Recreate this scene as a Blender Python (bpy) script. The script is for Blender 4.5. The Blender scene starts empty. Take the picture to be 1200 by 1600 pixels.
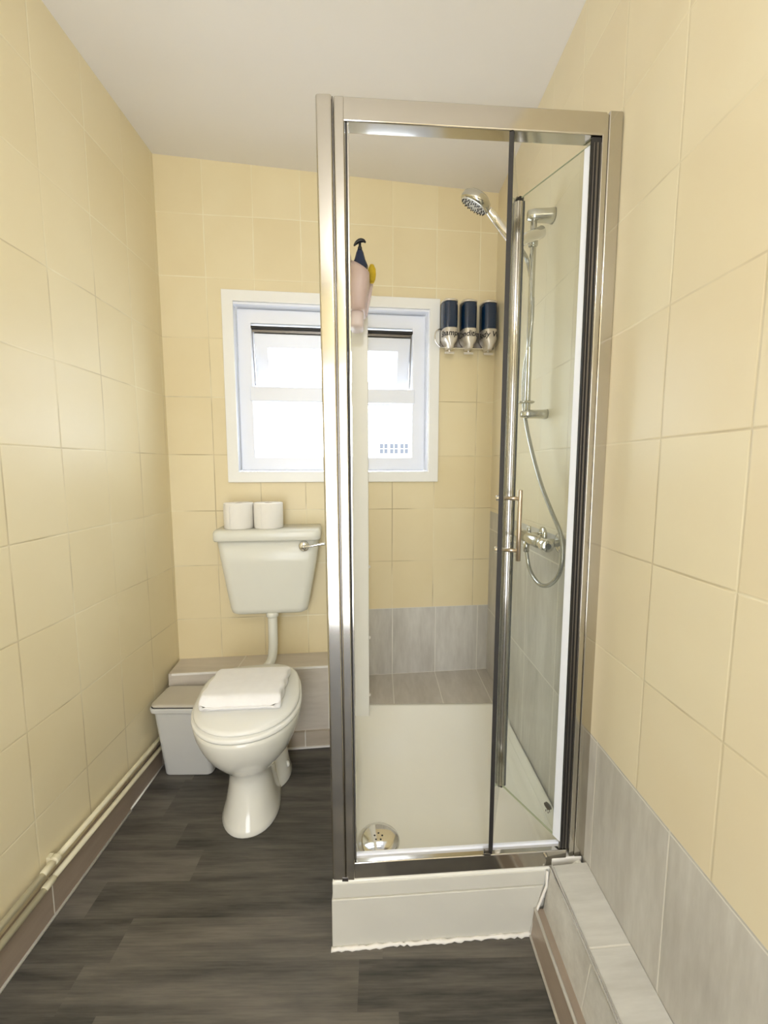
import bpy, bmesh, math, random
from mathutils import Vector, Matrix
random.seed(7)
PI = math.pi
sc = bpy.context.scene
C = sc.collection

# ---------------------------------------------------------------- camera, world, lights, exposure
H = 1.2603
cd = bpy.data.cameras.new('camera'); cam = bpy.data.objects.new('camera', cd); C.objects.link(cam)
cd.sensor_fit = 'HORIZONTAL'; cd.sensor_width = 36; cd.lens = 649.16 / 1200 * 36
cd.clip_start = .02
cam.location = (0, 0, H); cam.rotation_euler = (PI / 2 - .1054, 0, -.0113)
sc.camera = cam
sc.view_settings.view_transform = 'Standard'; sc.view_settings.look = 'None'
sc.view_settings.gamma = 1; sc.view_settings.use_curve_mapping = False
sc.view_settings.exposure = 0.82
w = bpy.data.worlds.new('overcast_sky'); sc.world = w; w.use_nodes = True
w.node_tree.nodes['Background'].inputs[0].default_value = (.84, .92, 1, 1)
w.node_tree.nodes['Background'].inputs[1].default_value = 4.2
FILL_LAMP_POWER = 12
DOOR_FILL_POWER = 17

# ---------------------------------------------------------------- room numbers (metres)
B0, BS = 1.9529, .1008            # back wall: y = B0 + BS * x
BA = math.atan(BS)
L = -.9296
def RX(y): return .5629 - .0111 * y
YR = -1.15                        # wall behind the camera
def BKp(u, d=0, z=0):             # point on the back wall, d metres out into the room
    return Vector((u + d * math.sin(BA), B0 + BS * u - d * math.cos(BA), z))
def ceil_z(x): return 2.5426 + (x - L) / (.5418 - L) * (2.492 - 2.5426)
TW, TH, Z0 = .2, .2509, .5656

# ---------------------------------------------------------------- mesh helpers
def obj(name, bm, mat=None, parent=None, smooth=False, bevel=0, seg=2, sub=0):
    me = bpy.data.meshes.new(name)
    bmesh.ops.recalc_face_normals(bm, faces=bm.faces)
    bm.to_mesh(me); bm.free()
    if mat: me.materials.append(mat)
    o = bpy.data.objects.new(name, me); C.objects.link(o)
    if parent: o.parent = parent
    if smooth:
        for p in me.polygons: p.use_smooth = True
    if bevel:
        b = o.modifiers.new('bevel', 'BEVEL'); b.width = bevel; b.segments = seg; b.limit_method = 'ANGLE'; b.angle_limit = math.radians(40)
        for p in me.polygons: p.use_smooth = True
        wn = o.modifiers.new('wn', 'WEIGHTED_NORMAL'); wn.keep_sharp = True
    if sub:
        s = o.modifiers.new('sub', 'SUBSURF'); s.levels = sub; s.render_levels = sub
    return o
def tag(o, label=None, cat=None, group=None, kind=None):
    if label: o['label'] = label
    if cat: o['category'] = cat
    if group: o['group'] = group
    if kind: o['kind'] = kind
    return o
def thing(name, label, cat, loc=(0, 0, 0), rz=0, group=None):
    o = bpy.data.objects.new(name, None); C.objects.link(o); o.empty_display_size = .05
    o.location = loc; o.rotation_euler = (0, 0, rz)
    return tag(o, label, cat, group)
def struct(name, bm, mat, parent=None, label=None, **k):
    o = obj(name, bm, mat, parent, **k)
    if parent is None: o['kind'] = 'structure'
    if label: o['label'] = label
    return o
def box(bm, a, b, m=None):
    x0, y0, z0 = a; x1, y1, z1 = b
    v = [bm.verts.new(p) for p in ((x0,y0,z0),(x1,y0,z0),(x1,y1,z0),(x0,y1,z0),(x0,y0,z1),(x1,y0,z1),(x1,y1,z1),(x0,y1,z1))]
    if m: bmesh.ops.transform(bm, matrix=m, verts=v)
    for f in ((0,3,2,1),(4,5,6,7),(0,1,5,4),(1,2,6,5),(2,3,7,6),(3,0,4,7)): bm.faces.new([v[i] for i in f])
    return v
def hexa(bm, pts):
    v = [bm.verts.new(p) for p in pts]
    for f in ((0,3,2,1),(4,5,6,7),(0,1,5,4),(1,2,6,5),(2,3,7,6),(3,0,4,7)): bm.faces.new([v[i] for i in f])
    return v
def loft(bm, rings, cap=True, closed=False):
    R = [[bm.verts.new(p) for p in r] for r in rings]
    n = len(R[0])
    for a, b in zip(R, R[1:] + ([R[0]] if closed else [])):
        for i in range(n): bm.faces.new((a[i], a[(i+1) % n], b[(i+1) % n], b[i]))
    if cap and not closed:
        bm.faces.new(R[0][::-1]); bm.faces.new(R[-1])
def lathe(bm, prof, n=32, m=None, cap=True):
    rings = [[Vector((r*math.cos(2*PI*i/n), r*math.sin(2*PI*i/n), z)) for i in range(n)] for r, z in prof]
    if m: rings = [[m @ p for p in r] for r in rings]
    loft(bm, rings, cap)
def along(a, b):                   # matrix taking +Z at the origin to the segment a->b
    a = Vector(a); b = Vector(b)
    return Matrix.Translation(a) @ (b - a).to_track_quat('Z', 'Y').to_matrix().to_4x4()
def cyl(bm, a, b, r, n=24, r2=None, ch=0):
    l = (Vector(b) - Vector(a)).length; r2 = r if r2 is None else r2
    prof = [(r, 0), (r2, l)] if not ch else [(r-ch, 0), (r, ch), (r2, l-ch), (r2-ch, l)]
    lathe(bm, prof, n, along(a, b))
def spline(pts, per=10):
    P = [Vector(p) for p in pts]; P = [2*P[0]-P[1]] + P + [2*P[-1]-P[-2]]
    out = []
    for i in range(1, len(P)-2):
        for k in range(per):
            t = k/per; a, b, c, d = P[i-1:i+3]
            out.append(.5*((2*b)+(c-a)*t+(2*a-5*b+4*c-d)*t*t+(3*b-a-3*c+d)*t**3))
    out.append(P[-2]); return out
def tube(bm, pts, r, n=14, rf=None):
    rings = []; up = Vector((0, 0, 1)); prev = None
    for i, p in enumerate(pts):
        t = (pts[min(i+1, len(pts)-1)] - pts[max(i-1, 0)]).normalized()
        if prev is None:
            a = t.cross(up) if abs(t.z) < .95 else t.cross(Vector((1, 0, 0)))
            a.normalize()
        else:
            a = (prev - t*prev.dot(t)).normalized()
        prev = a; b = t.cross(a)
        rr = rf(i) if rf else r
        rings.append([p + rr*(math.cos(2*PI*k/n)*a + math.sin(2*PI*k/n)*b) for k in range(n)])
    loft(bm, rings)
def NB(): return bmesh.new()
def rrect(w, d, r, n=6):           # rounded rectangle outline
    out = []
    for cx, cy, a0 in ((w/2-r, d/2-r, 0), (-w/2+r, d/2-r, PI/2), (-w/2+r, -d/2+r, PI), (w/2-r, -d/2+r, 1.5*PI)):
        for k in range(n+1):
            a = a0 + PI/2*k/n; out.append((cx+r*math.cos(a), cy+r*math.sin(a)))
    return out

# ---------------------------------------------------------------- material helpers
def s2l(c): return tuple((v/255/12.92 if v/255 <= .04045 else ((v/255+.055)/1.055)**2.4) for v in c) + (1,)
class G:
    """small wrapper for writing node graphs"""
    def __init__(s, name):
        s.m = bpy.data.materials.new(name); s.m.use_nodes = True; s.t = s.m.node_tree; s.n = s.t.nodes
        s.b = s.n['Principled BSDF']; s.out = s.n['Material Output']
    def lk(s, v, inp):
        if isinstance(v, bpy.types.NodeSocket): s.t.links.new(v, inp)
        else: inp.default_value = v
    def M(s, op, *a, clamp=False):
        n = s.n.new('ShaderNodeMath'); n.operation = op; n.use_clamp = clamp
        for i, v in enumerate(a): s.lk(v, n.inputs[i])
        return n.outputs[0]
    def pos(s):
        n = s.n.new('ShaderNodeTexCoord'); x = s.n.new('ShaderNodeSeparateXYZ'); s.t.links.new(n.outputs['Object'], x.inputs[0])
        return n.outputs['Object'], x.outputs[0], x.outputs[1], x.outputs[2]
    def comb(s, x, y, z):
        n = s.n.new('ShaderNodeCombineXYZ')
        for i, v in enumerate((x, y, z)): s.lk(v, n.inputs[i])
        return n.outputs[0]
    def mapv(s, v, scale):
        n = s.n.new('ShaderNodeMapping'); s.lk(v, n.inputs[0]); n.inputs['Scale'].default_value = scale; return n.outputs[0]
    def noise(s, v, scale, detail=3, rough=.5):
        n = s.n.new('ShaderNodeTexNoise'); s.lk(v, n.inputs['Vector']); n.inputs['Scale'].default_value = scale
        n.inputs['Detail'].default_value = detail; n.inputs['Roughness'].default_value = rough; return n.outputs[0]
    def white(s, v):
        n = s.n.new('ShaderNodeTexWhiteNoise'); s.lk(v, n.inputs['Vector']); return n.outputs[0]
    def mix(s, f, a, b):
        n = s.n.new('ShaderNodeMix'); n.data_type = 'RGBA'; s.lk(f, n.inputs[0]); s.lk(a, n.inputs[6]); s.lk(b, n.inputs[7]); return n.outputs[2]
    def rng(s, v, a, b, c=0, d=1, smooth=False):
        n = s.n.new('ShaderNodeMapRange'); n.clamp = True
        if smooth: n.interpolation_type = 'SMOOTHSTEP'
        for i, q in enumerate((v, a, b, c, d)): s.lk(q, n.inputs[i])
        return n.outputs[0]
    def bump(s, h, strength=.3, dist=.002):
        n = s.n.new('ShaderNodeBump'); n.inputs['Strength'].default_value = strength; n.inputs['Distance'].default_value = dist
        s.lk(h, n.inputs['Height']); s.t.links.new(n.outputs[0], s.b.inputs['Normal'])
    def fin(s, col=None, rough=None, metal=None, **k):
        if col is not None: s.lk(col, s.b.inputs['Base Color'])
        if rough is not None: s.lk(rough, s.b.inputs['Roughness'])
        if metal is not None: s.lk(metal, s.b.inputs['Metallic'])
        for n, v in k.items(): s.lk(v, s.b.inputs[n.replace('_', ' ')])
        return s.m
def plain(name, rgb, rough=.4, metal=0, var=.04, scale=12, bump=0, **k):
    g = G(name); p, x, y, z = g.pos(); n = g.noise(p, scale, 4)
    c = s2l(rgb); d = tuple(v*(1-var*2) for v in c[:3]) + (1,); e = tuple(min(1, v*(1+var)) for v in c[:3]) + (1,)
    if bump: g.bump(g.noise(p, scale*12, 3), bump, .001)
    return g.fin(g.mix(n, d, e), rough, metal, **k)

def grid(g, u, z, u0, tw, z0, th, lw):
    """tile grid: returns (mask of the joint 0..1, id vector)"""
    a = g.M('DIVIDE', g.M('SUBTRACT', u, u0), tw); b = g.M('DIVIDE', g.M('SUBTRACT', z, z0), th)
    fa = g.M('FRACT', a); fb = g.M('FRACT', b)
    da = g.M('MULTIPLY', g.M('MINIMUM', fa, g.M('SUBTRACT', 1, fa)), tw)
    db = g.M('MULTIPLY', g.M('MINIMUM', fb, g.M('SUBTRACT', 1, fb)), th)
    d = g.M('MINIMUM', da, db)
    return g.rng(d, lw*.45, lw, 1, 0), g.comb(g.M('FLOOR', a), g.M('FLOOR', b), 0), d

def greytile(g, p, u, z, u0, tw, z0, th, stretch, lo, hi):
    gm, gid, gd = grid(g, u, z, u0, tw, z0, th, .0028)
    off = g.white(gid)
    v = g.n.new('ShaderNodeVectorMath'); v.operation = 'ADD'; g.lk(g.mapv(p, stretch), v.inputs[0]); g.lk(g.comb(g.M('MULTIPLY', off, 9), g.M('MULTIPLY', off, 5), 0), v.inputs[1])
    n1 = g.noise(v.outputs[0], 3.0, 5, .6); n2 = g.noise(v.outputs[0], 14, 4, .6)
    f = g.rng(g.M('ADD', g.M('MULTIPLY', n1, .7), g.M('MULTIPLY', n2, .3)), .3, .7)
    col = g.mix(f, s2l(lo), s2l(hi))
    return g.mix(gm, col, s2l((226, 222, 212))), gm

def wall_mat(name, axis, u0, grey=None, base=((224, 208, 167), (231, 218, 181)), dirty=.5, gu=(.72, .26), gz=(.5656, .40)):
    g = G(name); p, x, y, z = g.pos(); u = x if axis == 'X' else y
    # slight hand-laid wobble of the joints
    wob = g.M('MULTIPLY', g.M('SUBTRACT', g.noise(p, 2.5, 1), .5), .006)
    u2 = g.M('ADD', u, wob); z2 = g.M('ADD', z, wob)
    m, tid, d = grid(g, u2, z2, u0, TW, Z0, TH, .0026)
    rnd = g.white(tid)
    t = g.M('ADD', g.M('MULTIPLY', rnd, .35), g.M('MULTIPLY', g.noise(p, 5, 4), .65))
    col = g.mix(g.rng(t, .2, .8), s2l(base[0]), s2l(base[1]))
    pn = g.noise(p, 3.3, 3)
    joint = g.mix(g.M('MULTIPLY', g.rng(pn, .40, .58), g.rng(z, 1.8, 2.0, 1, 0)), s2l((244, 238, 212)), s2l((160, 140, 98)))
    vis = g.rng(g.noise(p, 4.7, 2), .38, .6, .25, .95)
    col = g.mix(g.M('MULTIPLY', m, g.M('MULTIPLY', vis, dirty)), col, joint)
    rough = g.rng(rnd, 0, 1, .36, .46)
    height = g.rng(d, 0, .004, 0, 1, True)
    if grey:
        mk = grey(g, x, y, z)
        gc, gm = greytile(g, p, u, z, gu[0], gu[1], gz[0], gz[1], (4, 4, .8), (176, 171, 162), (214, 211, 203))
        col = g.mix(mk, col, gc); rough = g.M('ADD', rough, 0)
        height = g.M('ADD', g.M('MULTIPLY', height, g.M('SUBTRACT', 1, mk)), g.M('MULTIPLY', g.M('SUBTRACT', 1, gm), mk))
    h2 = g.M('ADD', height, g.M('MULTIPLY', g.noise(p, 9, 2), .5))
    g.bump(h2, .35, .0016)
    return g.fin(col, rough)

M_left = wall_mat('cream_tiles_left', 'Y', 1.2392, base=((226, 212, 174), (233, 221, 187)), dirty=.6)
M_back = wall_mat('cream_tiles_back', 'X', -.7393, grey=lambda g, x, y, z: g.M('MULTIPLY', g.M('GREATER_THAN', x, -.115), g.M('LESS_THAN', z, .583)), gu=(-.15, .213), gz=(.2476, .3354), dirty=.75)
M_right = wall_mat('cream_tiles_right', 'Y', .8225, base=((226, 212, 180), (232, 222, 193)),
                   grey=lambda g, x, y, z: g.M('LESS_THAN', z, g.M('ADD', .571, g.M('MULTIPLY', g.M('GREATER_THAN', y, 1.015), .481))))
M_rear = wall_mat('cream_tiles_rear', 'X', 0, base=((232, 220, 182), (238, 228, 194)))
g = G('ceiling_paint'); p, x, y, z = g.pos(); g.bump(g.noise(p, 60, 4), .15, .002)
M_ceil = g.fin(g.mix(g.noise(p, 1.5, 3), s2l((236, 232, 228)), s2l((243, 240, 237))), .7)

def grey_mat(name, axis, u0, tw, stretch, lo=(160, 153, 142), hi=(200, 196, 187), z0=-5, th=10, rough=.3):
    g = G(name); p, x, y, z = g.pos(); u = x if axis == 'X' else y
    gc, gm = greytile(g, p, u, z, u0, tw, z0, th, stretch, lo, hi)
    g.bump(g.M('SUBTRACT', 1, gm), .3, .0015)
    return g.fin(gc, rough)
M_ledge = grey_mat('grey_ledge_tile', 'X', -.63, .40, (.7, 5, 5), (188, 178, 163), (212, 203, 190))
M_sledge = grey_mat('grey_shower_ledge_tile', 'X', -.15, .213, (4, .9, 4), (178, 171, 160), (208, 202, 193))
M_boxing = grey_mat('grey_boxing_tile', 'Y', .785, .40, (5, 5, 5), (184, 180, 171), (220, 217, 209))
M_boxtop = grey_mat('grey_boxing_top_tile', 'Y', .805, .40, (.8, 5, 1), (188, 185, 177), (222, 220, 213))
M_skirt = grey_mat('brown_skirting_tile', 'Y', 1.06, .60, (4, .6, 4), (146, 130, 114), (168, 153, 137))
M_skirtx = grey_mat('brown_skirting_tile_back', 'X', -.335, .40, (.6, 4, 4), (170, 157, 138), (192, 180, 162))

g = G('wood_vinyl'); p, x, y, z = g.pos()
row = g.M('FLOOR', g.M('DIVIDE', y, .105)); ro = g.white(g.comb(row, 3, 1))
pid = g.M('FLOOR', g.M('DIVIDE', g.M('ADD', x, g.M('MULTIPLY', ro, 1.2)), .70))
pr = g.white(g.comb(row, pid, 0))
sh = g.n.new('ShaderNodeVectorMath'); sh.operation = 'ADD'; g.lk(g.mapv(p, (1.1, 9, 1)), sh.inputs[0]); g.lk(g.comb(g.M('MULTIPLY', pr, 7), g.M('MULTIPLY', pr, 3), 0), sh.inputs[1])
n1 = g.noise(sh.outputs[0], 2.6, 6, .62); n2 = g.noise(g.mapv(sh.outputs[0], (1, 4, 1)), 6, 4, .6)
f = g.M('ADD', g.M('ADD', g.M('MULTIPLY', n1, .62), g.M('MULTIPLY', n2, .2)), g.M('MULTIPLY', pr, .2))
g.bump(n2, .12, .001)
M_floor = g.fin(g.mix(g.rng(f, .36, .68), s2l((50, 49, 46)), s2l((116, 110, 101))), g.rng(n1, 0, 1, .5, .62))

M_white = plain('white_upvc', (240, 243, 252), .3, var=.01)
M_trimw = plain('white_gloss_paint', (242, 241, 236), .35, var=.015)
M_seal = plain('white_sealant', (236, 232, 224), .5, var=.05, scale=30)
M_cer = plain('white_ceramic', (232, 230, 220), .12, var=.01, Coat_Weight=.4, Coat_Roughness=.05)
M_cist = plain('white_cistern_plastic', (226, 225, 214), .25, var=.01)
M_seat = plain('white_seat_plastic', (240, 239, 233), .22, var=.01)
M_tray = plain('white_acrylic', (238, 236, 226), .22, var=.01)
M_plinth = plain('white_painted_plinth', (205, 202, 191), .5, var=.04, scale=7, bump=.1)
M_chrome = plain('chrome', (232, 230, 226), .06, 1, var=.01)
M_alu = plain('polished_silver_profile', (196, 192, 184), .12, 1, var=.02)
M_steel = plain('brushed_steel', (190, 176, 158), .3, 1, var=.05, scale=40)
M_dark = plain('dark_rubber_seal', (36, 33, 31), .6, var=.1)
M_dgrey = plain('grey_metal_channel', (120, 116, 112), .3, 1, var=.05)
M_bin = plain('grey_bin_plastic', (206, 205, 200), .42, var=.02, bump=.05)
M_binlid = plain('beige_grey_lid_plastic', (200, 193, 178), .45, var=.03)
M_pipe = plain('cream_painted_copper', (222, 214, 184), .35, var=.04)
M_navy = plain('navy_liquid_plastic', (14, 44, 74), .12, var=.1, Coat_Weight=.5)
M_silver = plain('satin_silver_plastic', (222, 216, 206), .32, .6, var=.05)
M_ink = plain('black_ink', (25, 24, 24), .5)
M_pink = plain('pink_basket_plastic', (222, 198, 194), .35, var=.02, Subsurface_Weight=.0)
M_pinkl = plain('pale_pink_plastic', (238, 222, 222), .35, var=.02)
M_navyb = plain('dark_blue_bottle_plastic', (24, 42, 78), .25, var=.1)
M_black = plain('black_plastic', (20, 21, 26), .35)
M_yellow = plain('yellow_sponge', (226, 192, 44), .8, var=.15, scale=60, bump=.5)
M_paper = plain('toilet_tissue', (240, 236, 228), .95, var=.02, scale=50, bump=.3)
M_card = plain('cardboard_core', (170, 140, 105), .9)
M_greyh = plain('grey_hose_metal', (176, 176, 170), .25, .9, var=.03)
M_satchr = plain('satin_chrome', (200, 198, 188), .18, 1, var=.02)
g = G('terry_towel'); p, x, y, z = g.pos(); g.bump(g.noise(p, 420, 3), .6, .0015)
M_towel = g.fin(g.mix(g.noise(p, 30, 3), s2l((240, 238, 238)), s2l((250, 249, 249))), .95, Sheen_Weight=.3)

def glass_mat(name, tint, haze, ior=1.45):
    g = G(name); n = g.n; n.remove(g.b)
    tr = n.new('ShaderNodeBsdfTransparent'); tr.inputs[0].default_value = tint
    gl = n.new('ShaderNodeBsdfGlossy'); gl.inputs['Roughness'].default_value = .02
    df = n.new('ShaderNodeBsdfDiffuse'); df.inputs[0].default_value = (.85, .88, .84, 1)
    fr = n.new('ShaderNodeFresnel'); fr.inputs[0].default_value = ior
    m1 = n.new('ShaderNodeMixShader'); m2 = n.new('ShaderNodeMixShader')
    tc, x, y, z = g.pos()
    hz = g.M('MULTIPLY', g.noise(tc, 3, 2), haze*2)
    g.t.links.new(hz, m1.inputs[0]); g.t.links.new(tr.outputs[0], m1.inputs[1]); g.t.links.new(df.outputs[0], m1.inputs[2])
    geo = n.new('ShaderNodeNewGeometry')
    frf = g.M('MULTIPLY', fr.outputs[0], g.M('SUBTRACT', 1, geo.outputs['Backfacing']))
    g.t.links.new(frf, m2.inputs[0]); g.t.links.new(m1.outputs[0], m2.inputs[1]); g.t.links.new(gl.outputs[0], m2.inputs[2])
    g.t.links.new(m2.outputs[0], g.out.inputs[0]); return g.m
M_glass = glass_mat('clear_shower_glass', (.975, .99, .98, 1), .05, 1.35)
M_wglass = glass_mat('window_glass', (.99, .995, 1, 1), .0, 1.2)
g = G('fill_lamp_diffuser'); M_lampd = g.fin(s2l((250, 248, 240)), .5, Emission_Color=(.92, .96, 1, 1), Emission_Strength=1.5)  # glowing cover of the added fill lamp

# ---------------------------------------------------------------- the setting
bm = NB(); hexa(bm, [(L-.1, YR-.1, -.1), (.75, YR-.1, -.1), (.75, 2.2, -.1), (L-.1, 2.2, -.1), (L-.1, YR-.1, 0), (.75, YR-.1, 0), (.75, 2.2, 0), (L-.1, 2.2, 0)])
struct('floor', bm, M_floor)
zl, zr = ceil_z(L-.1), ceil_z(.75)
bm = NB(); hexa(bm, [(L-.1, YR-.1, zl), (.75, YR-.1, zr), (.75, 2.2, zr), (L-.1, 2.2, zl), (L-.1, YR-.1, zl+.1), (.75, YR-.1, zr+.1), (.75, 2.2, zr+.1), (L-.1, 2.2, zl+.1)])
struct('ceiling', bm, M_ceil)
bm = NB(); box(bm, (L-.1, YR-.1, 0), (L, 2.15, 2.62)); struct('wall_left', bm, M_left)
bm = NB(); y0, y1 = YR-.1, 2.15
hexa(bm, [(RX(y0), y0, 0), (RX(y0)+.1, y0, 0), (RX(y1)+.1, y1, 0), (RX(y1), y1, 0), (RX(y0), y0, 2.6), (RX(y0)+.1, y0, 2.6), (RX(y1)+.1, y1, 2.6), (RX(y1), y1, 2.6)])
struct('wall_right', bm, M_right)
# back wall with its window hole, one mesh
WX0, WX1, WZ0, WZ1 = -.640, .232, 1.236, 1.974
bm = NB()
us = [L-.02, WX0, WX1, .62]; zs = [0, WZ0, WZ1, 2.62]; D = -.14
F = {}; K_ = {}
for i, u in enumerate(us):
    for j, z in enumerate(zs):
        F[i, j] = bm.verts.new(BKp(u, 0, z)); K_[i, j] = bm.verts.new(BKp(u, D, z))
for i in range(3):
    for j in range(3):
        if (i, j) == (1, 1): continue
        bm.faces.new((F[i, j], F[i+1, j], F[i+1, j+1], F[i, j+1])); bm.faces.new((K_[i, j], K_[i, j+1], K_[i+1, j+1], K_[i+1, j]))
for a, b in (((1, 1), (2, 1)), ((2, 1), (2, 2)), ((2, 2), (1, 2)), ((1, 2), (1, 1))): bm.faces.new((F[a], F[b], K_[b], K_[a]))
for q in range(3):
    for c_ in (0, 3):
        bm.faces.new((F[q, c_], F[q+1, c_], K_[q+1, c_], K_[q, c_])); bm.faces.new((F[c_, q], F[c_, q+1], K_[c_, q+1], K_[c_, q]))
struct('wall_back', bm, M_back)
# wall behind the camera with a doorway leaf
bm = NB(); box(bm, (L-.05, YR-.1, 0), (-.62, YR, 2.62)); box(bm, (.14, YR-.1, 0), (.65, YR, 2.62)); box(bm, (-.62, YR-.1, 2.02), (.14, YR, 2.62)); struct('wall_front', bm, M_rear)
M_hall = plain('white_hall_paint', (236, 234, 230), .7, var=.01)
bm = NB()
box(bm, (-1.1, YR-1.3, -.1), (-1.0, YR-.1, 2.5)); box(bm, (.6, YR-1.3, -.1), (.7, YR-.1, 2.5)); box(bm, (-1.1, YR-1.4, -.1), (.7, YR-1.3, 2.5)); box(bm, (-1.1, YR-1.4, 2.5), (.7, YR-.1, 2.6)); box(bm, (-1.1, YR-1.4, -.1), (.7, YR-.1, 0))
struct('hall_blocker', bm, M_hall)  # unseen hall shell, added to keep sky light out of the doorway
bm = NB(); box(bm, (-.66, YR-.84, .005), (-.625, YR-.10, 2.0)); d1 = struct('door_1', bm, M_trimw, bevel=.004)
bm = NB(); cyl(bm, (-.625, YR-.78, 1.0), (-.58, YR-.78, 1.0), .012); cyl(bm, (-.585, YR-.79, 1.0), (-.585, YR-.67, 1.0), .009); obj('door_handle', bm, M_chrome, d1, smooth=True)
dl = bpy.data.lights.new('doorway_fill_light', 'AREA'); dl.shape = 'RECTANGLE'; dl.size = .72; dl.size_y = 1.9; dl.energy = DOOR_FILL_POWER; dl.color = (.89, .93, 1)  # area light added in the unseen doorway to lift the lower room
do = bpy.data.objects.new('doorway_fill_light', dl); C.objects.link(do); do.location = (-.24, YR-.06, 1.02); do.rotation_euler = (PI/2, 0, 0)
bm = NB()
for a, b in (((-.69, YR, 0), (-.625, YR+.02, 2.09)), ((.145, YR, 0), (.21, YR+.02, 2.09)), ((-.69, YR, 2.025), (.21, YR+.02, 2.09))): box(bm, a, b)
struct('trim_1', bm, M_trimw, bevel=.003)

# ledge boxed along the back wall behind the toilet
LD, LZ = .145, .378
def backbox(bm, u0, u1, d0, d1, z0, z1):
    hexa(bm, [BKp(u0, d0, z0), BKp(u1, d0, z0), BKp(u1, d1, z0), BKp(u0, d1, z0), BKp(u0, d0, z1), BKp(u1, d0, z1), BKp(u1, d1, z1), BKp(u0, d1, z1)])
bm = NB(); backbox(bm, L+.006, -.128, 0, LD, 0, LZ); tl = struct('trim_2', bm, M_ledge)
bm = NB(); backbox(bm, L+.02, -.128, LD-.002, LD+.004, LZ-.007, LZ+.002); obj('edge_strip', bm, M_seal, tl)
bm = NB(); backbox(bm, L+.02, -.128, LD, LD+.012, .002, .078); bb = struct('baseboard_back', bm, M_skirtx)
bm = NB(); backbox(bm, L+.02, -.128, LD+.012, LD+.018, .0005, .008); obj('sealant_line', bm, M_seal, bb)
# lower ledge inside the shower
bm = NB()
SY = 1.70
hexa(bm, [(-.125, SY, 0), (RX(SY), SY, 0), BKp(.545, 0, 0), BKp(-.125, 0, 0), (-.125, SY, .2476), (RX(SY), SY, .2476), BKp(.545, 0, .2476), BKp(-.125, 0, .2476)])
struct('trim_3', bm, M_sledge)
# boxed-in pipe run along the right wall towards the camera
bm = NB(); y0, y1 = YR, .997
hexa(bm, [(.436, y0, 0), (RX(y0), y0, 0), (RX(y1), y1, 0), (.431, y1, 0), (.457, y0, .205), (RX(y0), y0, .212), (RX(y1), y1, .212), (.457, y1, .203)])
t4 = struct('trim_4', bm, M_boxing)
bm = NB(); hexa(bm, [(.461, y0, .2055), (RX(y0)-.001, y0, .2125), (RX(y1)-.001, y1, .2125), (.461, y1, .2035), (.461, y0, .208), (RX(y0)-.001, y0, .215), (RX(y1)-.001, y1, .215), (.461, y1, .206)])
obj('tiled_top', bm, M_boxtop, t4)
bm = NB(); tube(bm, [Vector((.4575, y0, .206)), Vector((.4575, y1, .204))], .0055, 12); obj('edge_trim', bm, M_chrome, t4, smooth=True)
bm = NB(); hexa(bm, [(.405, y0, 0.001), (.44, y0, 0.001), (.436, y1, 0.001), (.408, y1, 0.001), (.414, y0, .078), (.445, y0, .078), (.445, y1, .078), (.417, y1, .078)])
b3 = struct('baseboard_right', bm, M_skirt)
bm = NB(); tube(bm, [Vector((.4165, y0, .079)), Vector((.419, y1, .079))], .004, 8); tube(bm, [Vector((.404, y0, .003)), Vector((.407, y1, .003))], .004, 8); obj('sealant_line', bm, M_seal, b3, smooth=True)
# left skirting tiles
bm = NB(); box(bm, (L, YR, .001), (L+.010, 1.42, .118)); box(bm, (L, 1.42, .001), (L+.006, 1.70, .110)); bl = struct('baseboard_left', bm, M_skirt)
bm = NB(); tube(bm, [Vector((L+.012, YR, .003)), Vector((L+.012, 1.42, .003))], .0045, 8); tube(bm, [Vector((L+.008, 1.42, .003)), Vector((L+.008, 1.70, .003))], .0035, 8); obj('sealant_line', bm, M_seal, bl, smooth=True)

# ---------------------------------------------------------------- window
W = bpy.data.objects.new('window_1', None); C.objects.link(W); W['kind'] = 'structure'
def bkbox(name, mat, parent, u0, u1, d0, d1, z0, z1, **k):
    bm = NB(); backbox(bm, u0, u1, d0, d1, z0, z1); return obj(name, bm, mat, parent, **k)
bm = NB(); ox0, ox1, oz0, oz1 = -.678, .276, 1.196, 2.022
def frame_ring(bm, x0, x1, z0, z1, w_, d0, d1):
    o = [(x0, z0), (x1, z0), (x1, z1), (x0, z1)]; i = [(x0+w_, z0+w_), (x1-w_, z0+w_), (x1-w_, z1-w_), (x0+w_, z1-w_)]
    V = [[bm.verts.new(BKp(u, d, z)) for u, z in r] for r, d in ((o, d0), (i, d0), (i, d1), (o, d1))]
    for a in range(4):
        for k in range(4): bm.faces.new((V[a][k], V[a][(k+1) % 4], V[(a+1) % 4][(k+1) % 4], V[(a+1) % 4][k]))
frame_ring(bm, ox0, ox1, oz0, oz1, .047, 0.0005, .014); obj('architrave', bm, M_trimw, W, bevel=.003)
bm = NB(); frame_ring(bm, WX0-.001, WX1+.001, WZ0-.001, WZ1+.001, .010, -.06, .006); obj('reveal', bm, M_white, W, bevel=.002)
bm = NB(); frame_ring(bm, WX0+.012, WX1-.012, WZ0+.012, WZ1-.012, .062, -.10, -.035); obj('window_frame', bm, M_white, W, bevel=.006, seg=3)
bkbox('transom', M_white, W, WX0+.06, WX1-.06, -.10, -.028, 1.560, 1.627, bevel=.008, seg=3)
bm = NB(); frame_ring(bm, WX0+.068, WX1-.068, 1.31-.002, 1.562, .006, -.075, -.06); obj('glazing_bead', bm, M_white, W)
bkbox('pane', M_wglass, W, WX0+.068, WX1-.068, -.078, -.074, 1.308, 1.562)
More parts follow.
